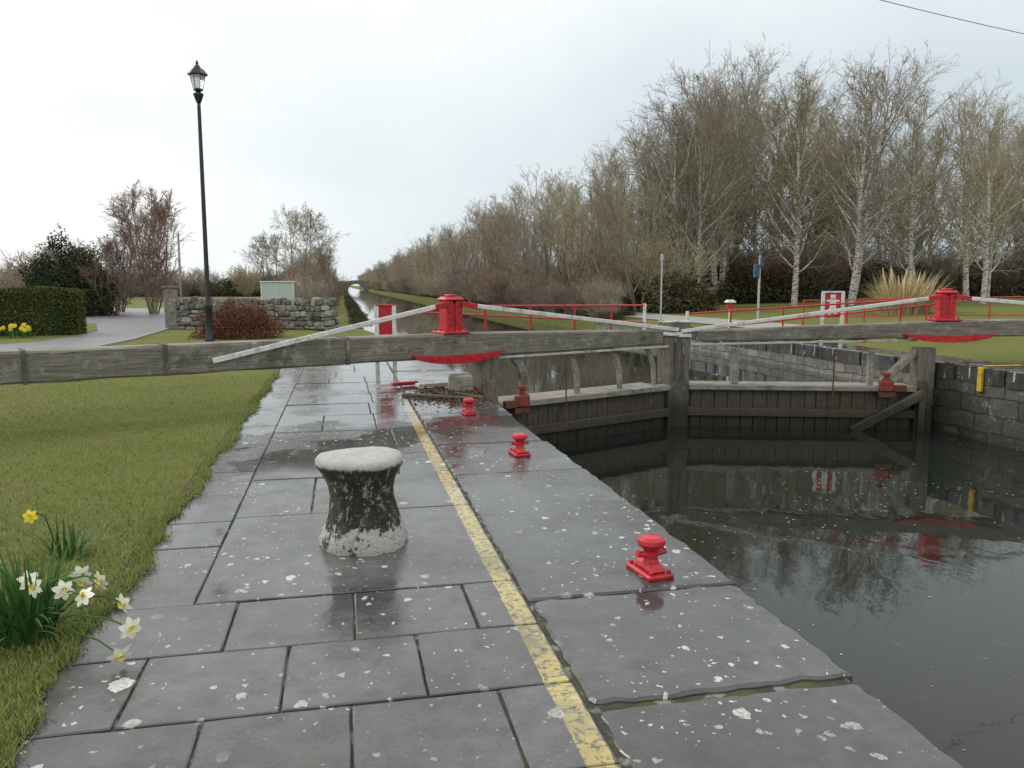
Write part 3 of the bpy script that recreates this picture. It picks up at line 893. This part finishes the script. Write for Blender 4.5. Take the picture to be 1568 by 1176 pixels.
# ------------------------------------------------------------------ TREES
def tree_mesh(name, seed, H, mats, stems=1, n1=26, n2=8, n3=6, n4=2, trunk_r=None, base=.18, ang=(30, 60), len1=.36, fine=.010, up=.35, shape='oval', lean=.06):
    rr = random.Random(seed)
    V = []; F = []; M = []
    def tube(pts, radii, sides, m):
        base_i = len(V)
        for k, p in enumerate(pts):
            if k < len(pts) - 1: dx = (pts[k + 1][0] - p[0], pts[k + 1][1] - p[1], pts[k + 1][2] - p[2])
            l = math.sqrt(dx[0] ** 2 + dx[1] ** 2 + dx[2] ** 2) or 1
            d_ = (dx[0] / l, dx[1] / l, dx[2] / l)
            if abs(d_[2]) < .95:
                h = math.hypot(d_[0], d_[1]); a = (-d_[1] / h, d_[0] / h, 0)
            else:
                h = math.hypot(d_[0], d_[2]); a = (d_[2] / h, 0, -d_[0] / h)
            b = (d_[1] * a[2] - d_[2] * a[1], d_[2] * a[0] - d_[0] * a[2], d_[0] * a[1] - d_[1] * a[0])
            r = radii[k]
            for i in range(sides):
                t = 6.28318 * i / sides; c_, s_ = r * math.cos(t), r * math.sin(t)
                V.append((p[0] + a[0] * c_ + b[0] * s_, p[1] + a[1] * c_ + b[1] * s_, p[2] + a[2] * c_ + b[2] * s_))
        for k in range(len(pts) - 1):
            for i in range(sides):
                j = (i + 1) % sides
                F.append((base_i + k * sides + i, base_i + k * sides + j, base_i + (k + 1) * sides + j, base_i + (k + 1) * sides + i)); M.append(m)
    def grow(p, d_, L, r, lev):
        nseg = (8, 5, 3, 1, 1)[lev]; sides = (7, 4, 3, 3, 3)[lev]
        pts = [p]; dirs = [d_]; wv = (.05, .12, .16, .2, .2)[lev]
        for k in range(nseg):
            d_ = (d_[0] + rr.gauss(0, wv), d_[1] + rr.gauss(0, wv), d_[2] + rr.gauss(0, wv) + up * (.22 if lev else .3) * (1.0 if lev < 3 else .4))
            l = math.sqrt(d_[0] ** 2 + d_[1] ** 2 + d_[2] ** 2); d_ = (d_[0] / l, d_[1] / l, d_[2] / l)
            s = L / nseg; p = (p[0] + d_[0] * s, p[1] + d_[1] * s, p[2] + d_[2] * s)
            pts.append(p); dirs.append(d_)
        r1 = max(fine * .4, r * (.12 if lev == 0 else .3))
        radii = [r + (r1 - r) * (k / nseg) for k in range(nseg + 1)]
        m = 0 if (lev == 0 or (lev == 1 and r > .035)) else 1
        tube(pts, radii, sides, m)
        if lev == 4 or (lev == 3 and n4 == 0): return
        nch = (n1, n2, n3, n4)[lev]
        for c_ in range(nch):
            if lev == 0: t = base + (1 - base) * ((c_ + rr.random()) / nch)
            else: t = .12 + .88 * rr.random()
            kf = t * nseg; k = min(int(kf), nseg - 1); fr = kf - k
            q = tuple(pts[k][i] + (pts[k + 1][i] - pts[k][i]) * fr for i in range(3))
            dd = dirs[k]
            A = math.radians(rr.uniform(*ang)) * (1.0 if lev else (1.15 - .6 * t))
            az = rr.uniform(0, 6.283)
            if abs(dd[2]) < .95: h = math.hypot(dd[0], dd[1]); a = (-dd[1] / h, dd[0] / h, 0)
            else: h = math.hypot(dd[0], dd[2]); a = (dd[2] / h, 0, -dd[0] / h)
            b = (dd[1] * a[2] - dd[2] * a[1], dd[2] * a[0] - dd[0] * a[2], dd[0] * a[1] - dd[1] * a[0])
            ca, sa = math.cos(A), math.sin(A); cz, sz = math.cos(az) * sa, math.sin(az) * sa
            nd = tuple(dd[i] * ca + a[i] * cz + b[i] * sz for i in range(3))
            if lev == 0:
                if shape == 'oval': ll = H * len1 * (.35 + .9 * math.sin(math.pi * min(1, (t - base) / (1 - base) * .8 + .16)))
                else: ll = H * len1 * (1.15 - .85 * t)
                ll *= rr.uniform(.7, 1.15)
                rc = max(fine * 1.5, min(r * (1 - t * .85) * .5, ll * .018))
            else:
                ll = L * (.62, .55, .5, .45)[lev] * (1.1 - .55 * t) * rr.uniform(.6, 1.3)
                rc = max(fine * (1.2 if lev < 2 else .75), r * .45)
            if q[2] + nd[2] * ll < .15: continue
            grow(q, nd, ll, rc, lev + 1)
    for s in range(stems):
        a = rr.uniform(0, 6.283)
        ln = lean if stems == 1 else rr.uniform(.12, .45) * (1 if stems < 8 else 2.0)
        off = 0 if stems == 1 else .18
        d_ = Vector((math.cos(a) * ln, math.sin(a) * ln, 1)).normalized()
        tr = trunk_r or H * .013
        grow((math.cos(a) * off, math.sin(a) * off, -.1), tuple(d_), H * rr.uniform(.85, 1.0) / (1.0 if stems < 8 else 1.2), tr, 0)
    return mesh(name, V, F, mats, M)

birches = [tree_mesh('birch_%d' % i, 10 + i, 10.6, [M_birch, M_twigA if i % 2 else M_twigB], stems=1 if i else 2, n1=34, n2=8, n3=6, n4=2, trunk_r=.17, base=.16, ang=(24, 50), len1=.32, fine=.009, up=.28) for i in range(4)]
alders = [tree_mesh('alder_%d' % i, 40 + i, 8.8, [M_bark, (M_twigA, M_twigB, M_twigB)[i % 3]], stems=(3, 4, 2)[i % 3], n1=13, n2=7, n3=6, n4=(1, 1, 2)[i], trunk_r=.08, base=.10, ang=(20, 48), len1=.28, fine=.010, up=.34) for i in range(3)]
bushes = [tree_mesh('scrub_%d' % i, 70 + i, 2.6, [M_twigR if i == 1 else M_twigB, M_twigR if i == 1 else (M_twigB, 0, M_twigA)[i]], stems=18, n1=7, n2=4, n3=3, n4=0, trunk_r=.02, base=.1, ang=(20, 50), len1=.4, fine=.009, up=.2) for i in range(3)]
roundt = tree_mesh('roundtree', 90, 6.6, [M_bark, M_twigR], stems=5, n1=18, n2=9, n3=6, n4=2, trunk_r=.07, base=.08, ang=(20, 45), len1=.30, fine=.012, up=.35)
roundg = tree_mesh('roundtree2', 91, 6.2, [M_bark, M_twigB], stems=3, n1=16, n2=8, n3=6, n4=2, trunk_r=.08, base=.14, ang=(30, 60), len1=.34, fine=.012, up=.25)

rt_ = random.Random(21)
def place(nm, me, x, y, s=1.0, parent=None, zs=None, dz=0):
    return obj(nm, me, parent, (x, y, gz(x, y) + dz), rt_.uniform(0, 6.28), (s, s, (zs or s)))
for i, (x, y, s) in enumerate([(17.3, 39.2, .92), (17.4, 37.2, .82), (21.5, 42.4, 1.05), (22.1, 36.2, .98), (23.5, 33.9, .94), (27.7, 35, .86), (30.5, 34.4, .90), (28.2, 30.8, .76)]):
    place('birch_tree' + ('' if i == 0 else '.%03d' % i), birches[i % 4], x, y, s)
wood = empty('woodland')
for i in range(40):
    t = (i + rt_.random()) / 40
    x = 16 + 38 * t; y = 44 - 6 * t + rt_.uniform(-1.5, 10)
    h = 1.0 + .10 * math.sin(t * 9) + rt_.uniform(-.10, .10)
    if t < .12: h *= .85
    if .50 < t < .66: h *= .86
    place('tree', rt_.choice(birches + alders[:2]), x, y, h * .98, wood)
row = empty('canal_side_trees')
y = 36
while y < 620:
    gap = 2.1 + y * .014
    x = rt_.uniform(12.8, 16.0); h = rt_.uniform(.84, 1.06) * (.84 if y < 55 else 1)
    place('tree', rt_.choice(alders), x, y, h * 1.15, row, h)
    if rt_.random() < .35: place('tree', rt_.choice(alders), rt_.uniform(16, 20), y + rt_.uniform(-2, 2), h * rt_.uniform(.9, 1.05), row)
    y += gap * rt_.uniform(.7, 1.3)
scr = empty('bankside_scrub')
y = 32
while y < 62:
    place('scrub', rt_.choice(bushes), rt_.uniform(10.6, 11.3), y, rt_.uniform(.35, .7), scr)
    if y > 34: place('scrub', rt_.choice(bushes), rt_.uniform(11.5, 12.4), y, rt_.uniform(.4, .8), scr)
    y += .9
y = 36
while y < 450:
    if y > 50: place('scrub', rt_.choice(bushes), rt_.uniform(10.7, 12.2), y, rt_.uniform(.7, 1.3), scr)
    place('scrub', rt_.choice(bushes), rt_.uniform(14.2, 16.0), y, rt_.uniform(.9, 1.5), scr)
    y += (1.6 + y * .015) * rt_.uniform(.6, 1.4)
for i in range(60):
    t = rt_.random()
    place('scrub', rt_.choice(bushes), 15 + 42 * t, 42 - 4 * t + rt_.uniform(0, 7), rt_.uniform(.8, 1.5), scr)

def leafcloud(name, N, dims, size, mat, seed, box=False, shell=.55, lumps=6):
    r = np.random.RandomState(seed)
    if box:
        P = r.uniform(-1, 1, (N, 3)); ax = r.randint(0, 3, N); sel = r.rand(N) < .8
        P[np.arange(N)[sel], ax[sel]] = np.sign(P[np.arange(N)[sel], ax[sel]]) * r.uniform(.93, 1.03, sel.sum())
        P = P * np.array(dims) / 2; P[:, 2] += dims[2] / 2 + .05 * np.sin(P[:, 0] * 2.3) * (P[:, 2] > 0)
        P[:, 1] += .06 * np.sin(P[:, 0] * 3.1 + P[:, 2] * 4)
    else:
        P = r.normal(size=(N, 3)); P /= np.linalg.norm(P, axis=1, keepdims=True)
        rad = shell + (1 - shell) * r.rand(N, 1) ** .6
        lum = 1 + .16 * np.sin(P[:, :1] * lumps + seed) * np.cos(P[:, 1:2] * lumps * 1.2 + 1) + .12 * np.sin(P[:, 2:] * lumps * 1.5 + P[:, :1] * 5)
        P = P * rad * lum; P[:, 2] = np.abs(P[:, 2])
        P = P * np.array([dims[0] / 2, dims[1] / 2, dims[2]])
    return np_mesh(name, leafquads(P, size, r), 4, mat)
bram = [leafcloud('bramble_%d' % i, 5000, (4, 3, 1.5), .07, M_bramble, 3 + i, shell=.2) for i in range(2)]
ug = empty('undergrowth')
for i in range(75):
    t = rt_.random(); place('bramble', bram[i % 2], 14.8 + 44 * t, 42.5 - 4 * t + rt_.uniform(0, 4), rt_.uniform(.8, 1.4), ug)
y = 32
while y < 260:
    place('bramble', bram[0], 14.9 + rt_.uniform(0, 1.5), y + 3, rt_.uniform(.7, 1.2), ug)
    place('bramble', bram[1], 11.0, y, rt_.uniform(.3, .42), ug, .25)
    if y > 33: place('bramble', bram[0], 12.3, y, rt_.uniform(.3, .42), ug, .22)
    place('bramble', bram[1], .75, y, rt_.uniform(.22, .32), ug, .2, .0)
    y += 1.3 + y * .03
place('bare_tree', roundt, -10.3, 48, 1.0)
place('bare_tree.001', roundt, -13.0, 52, .66)
place('bare_tree.002', roundg, -2.9, 62, 1.08)
place('bare_tree.003', roundg, -6.2, 74, .9)
place('bare_tree.004', roundg, -.9, 66, .70)
obj('evergreen_shrub', leafcloud('evergreen_shrub', 26000, (4.6, 4, 3.9), .06, M_ever, 8, shell=.5), None, (-14.0, 46, 0))
place('bare_shrub', bushes[1], -12.0, 46, 1.3); place('bare_shrub.001', bushes[0], -16.5, 48, 1.3); place('bare_shrub.002', bushes[0], -14.3, 47, 1.6)
obj('copper_shrub', leafcloud('copper_shrub', 15000, (2.7, 2.3, 1.1), .026, M_redshrub, 5, shell=.35), None, (-3.1, 25.6, 0))
place('copper_shrub_stems', bushes[1], -3.1, 25.6, .46)
obj('clipped_hedge', leafcloud('clipped_hedge', 70000, (9.0, 1.5, 1.50), .035, M_hedge, 12, box=True), None, (-13.0, 28.2, 0), .14)
g = Geo(); g.box((0, 0, .70), (8.7, 1.2, 1.36), 0); obj('hedge_core', g.mesh('hedge_core', [M_ever]), bpy.data.objects['clipped_hedge'])
hr = empty('distant_hedgerow')
y = 36
while y < 500:
    place('scrub', rt_.choice(bushes), rt_.uniform(-2.4, -.8), y, rt_.uniform(.5, 1.0), hr)
    if y > 75: place('tree', rt_.choice(alders + [roundg]), rt_.uniform(-6, -2), y, rt_.uniform(.4, .62), hr)
    y += (1.6 + y * .02) * rt_.uniform(.6, 1.4)
for i in range(140):
    xx = -4 - 150 * (i / 140) + rt_.uniform(-3, 3); yy = 120 + rt_.uniform(-8, 30)
    place('scrub' if i % 3 else 'tree', rt_.choice(bushes) if i % 3 else rt_.choice(alders), xx, yy, rt_.uniform(1.2, 2.0) if i % 3 else rt_.uniform(.3, .55), hr)
for i in range(60):
    place('bramble', bram[i % 2], -4 - 2.6 * i, 125 + rt_.uniform(-3, 3), rt_.uniform(1.2, 1.9), hr)

# ------------------------------------------------------------------ grass blades on lawn
r = np.random.RandomState(9)
def blades(name, X, Y, Z, hmin, hmax, wd, mat, lean=.5):
    N = len(X); a = r.uniform(0, 6.283, N); h = r.uniform(hmin, hmax, N); w2 = wd * r.uniform(.6, 1.3, N) / 2
    bx, by = np.cos(a) * w2, np.sin(a) * w2
    la = r.uniform(0, 6.283, N); ll = h * r.uniform(0, lean, N)
    p0 = np.stack([X - bx, Y - by, Z], 1); p1 = np.stack([X + bx, Y + by, Z], 1)
    p2 = np.stack([X + np.cos(la) * ll, Y + np.sin(la) * ll, Z + h], 1)
    return obj(name, np_mesh(name, np.stack([p0, p1, p2], 1).reshape(-1, 3), 3, mat))
N = 190000
Y = 1.8 + 13 * r.rand(N) ** 1.9
X = -1.19 - (1.0 + Y * .75) * r.rand(N)
E = 22000
e_ = np.arange(N) < E
X[e_] = -1.2 + np.abs(r.normal(0, .03, E)) * np.where(r.rand(E) < .6, 1, -1) + .035 * np.sin(Y[e_] * 3.1) + .02 * np.sin(Y[e_] * 11) + .015 * np.sin(Y[e_] * 23)
blades('lawn_grass', X, Y, np.full(N, .008), .018, .045, .007, M_blade, 1.0)
V = []; F = []
rr = random.Random(12)
for i in range(240):
    y_ = 1 + i * .09
    V += [(-1.26, y_, .014), (-1.165 + .03 * math.sin(y_ * 3.1) + rr.uniform(-.02, .02), y_, .007)]
    if i: F.append((2 * i - 2, 2 * i - 1, 2 * i + 1, 2 * i))
M_soil = m_simple('soil_edge', (.06, .05, .03), .9, 30, .5, .8, .02)
obj('soil_edge', mesh('soil_edge', V, F, M_soil))

# ------------------------------------------------------------------ daffodils
def flower(g, p, face, s, mp, mc):
    f = Vector(face).normalized(); a = f.orthogonal().normalized(); b = f.cross(a)
    p = Vector(p)
    for k in range(6):
        t = k * math.pi / 3; u_ = a * math.cos(t) + b * math.sin(t); v_ = -a * math.sin(t) + b * math.cos(t)
        w1 = .34 if k % 2 else .30
        P = [p, p + u_ * s * .45 + v_ * s * w1 + f * s * .05, p + u_ * s * .8 + v_ * s * .22 + f * s * .0, p + u_ * s * 1.0 - f * s * .08, p + u_ * s * .8 - v_ * s * .22, p + u_ * s * .45 - v_ * s * w1 + f * s * .05]
        g.add(P, [(0, 1, 2, 3, 4, 5)], mp)
    V = []
    for rr_, zz in ((.16, .02), (.22, .2), (.30, .34)):
        for i in range(10):
            t = i * math.pi / 5; V.append(p + (a * math.cos(t) + b * math.sin(t)) * s * rr_ + f * s * zz)
    g.add(V, [(k * 10 + i, k * 10 + (i + 1) % 10, k * 10 + 10 + (i + 1) % 10, k * 10 + 10 + i) for k in range(2) for i in range(10)], mc)
def leaf(g, p, az, L, w_, lean, m=0):
    p = Vector(p); out = Vector((math.cos(az), math.sin(az), 0)); sd = Vector((-math.sin(az), math.cos(az), 0))
    V = []; th = lean * .35; q = p.copy(); n_ = 7
    for k in range(n_ + 1):
        ww = w_ * (1 if k < n_ - 2 else (n_ - k) / 3 + .05)
        V += [q - sd * ww / 2 + out * .0015, q + sd * ww / 2]
        th += lean * 1.6 / n_
        q = q + (out * math.sin(th) + Vector((0, 0, 1)) * math.cos(th)) * L / n_
        if q.z < .01: q.z = .01
    g.add(V, [(2 * k, 2 * k + 1, 2 * k + 3, 2 * k + 2) for k in range(n_)], m)
def daff(name, c, nl, L, flowers, mp, spread=.13, seed=1):
    rr = random.Random(seed); g = Geo()
    for i in range(nl):
        az = rr.uniform(0, 6.283); ra = spread * rr.random() ** .5
        leaf(g, (c[0] + ra * math.cos(az), c[1] + ra * math.sin(az), .0), az + rr.gauss(0, .5), L * rr.uniform(.55, 1.1), rr.uniform(.009, .015), rr.uniform(.1, 1.0))
    for (x, y, z_) in flowers:
        b0 = Vector((c[0] + rr.uniform(-.06, .06), c[1] + rr.uniform(-.06, .06), 0)); e_ = Vector((x, y, z_))
        mid = (b0 + e_) / 2 + Vector((0, 0, .07 + .2 * z_))
        g.tube([b0, b0.lerp(mid, .6), mid, mid.lerp(e_, .6) + Vector((0, 0, .02)), e_], .004, 5, 0)
        flower(g, e_, (rr.uniform(-.9, .9), -1 + rr.uniform(-.2, .4), rr.uniform(-.4, .8)), rr.uniform(.042, .056), 1, 2)
    return obj(name, g.mesh(name, [M_daffleaf, mp, M_cup]))
daff('daffodil_clump', (-1.45, 3.85, 0), 190, .44, [(-1.40, 3.80, .29), (-1.19, 3.83, .26), (-1.12, 3.83, .24), (-1.16, 3.74, .22), (-.99, 3.70, .19), (-.93, 3.56, .13), (-1.57, 3.86, .34), (-1.62, 3.7, .30), (-1.22, 3.9, .27), (-.95, 3.45, .06), (-1.10, 3.78, .28), (-1.25, 3.76, .25), (-1.36, 3.74, .28)], M_petal)
daff('daffodil_clump.001', (-1.62, 4.95, 0), 40, .30, [(-1.72, 4.75, .33)], M_petaly, .10, 4)
rr = random.Random(6); g = Geo()
for i in range(80):
    x = rr.uniform(-14.5, -9.4); y = 26.3 + (x + 14) * .14 + rr.uniform(-.35, .35); h = rr.uniform(.25, .42)
    for k in range(4): leaf(g, (x + rr.uniform(-.1, .1), y + rr.uniform(-.1, .1), 0), rr.uniform(0, 6.28), .34, .02, rr.uniform(.1, .6))
    flower(g, (x, y, h), (rr.uniform(-.4, .6), -1, .2), .075, 1, 2)
obj('daffodil_bed', g.mesh('daffodil_bed', [M_daffleaf, M_petaly, M_cup]))
rr = random.Random(8); g = Geo()
for i in range(900):
    az = rr.uniform(0, 6.283); ra = .7 * rr.random() ** .5
    leaf(g, (20.6 + ra * math.cos(az) * 1.4, 26.3 + ra * math.sin(az), .45), az, rr.uniform(.9, 1.9), .022, rr.uniform(.1, .9))
for i in range(16):
    az = rr.uniform(0, 6.283); l_ = rr.uniform(.1, .5); z_ = rr.uniform(1.6, 2.1)
    p0 = (20.6 + .3 * math.cos(az), 26.3 + .3 * math.sin(az), .5); p1 = (20.6 + (.3 + l_) * math.cos(az), 26.3 + (.3 + l_) * math.sin(az), z_); p2 = (p1[0] + .1 * math.cos(az), p1[1], z_ + .35)
    g.tube([p0, p1, p2], [.012, .045, .01], 5)
obj('pampas_grass', g.mesh('pampas_grass', [M_pampas]))
print('done')
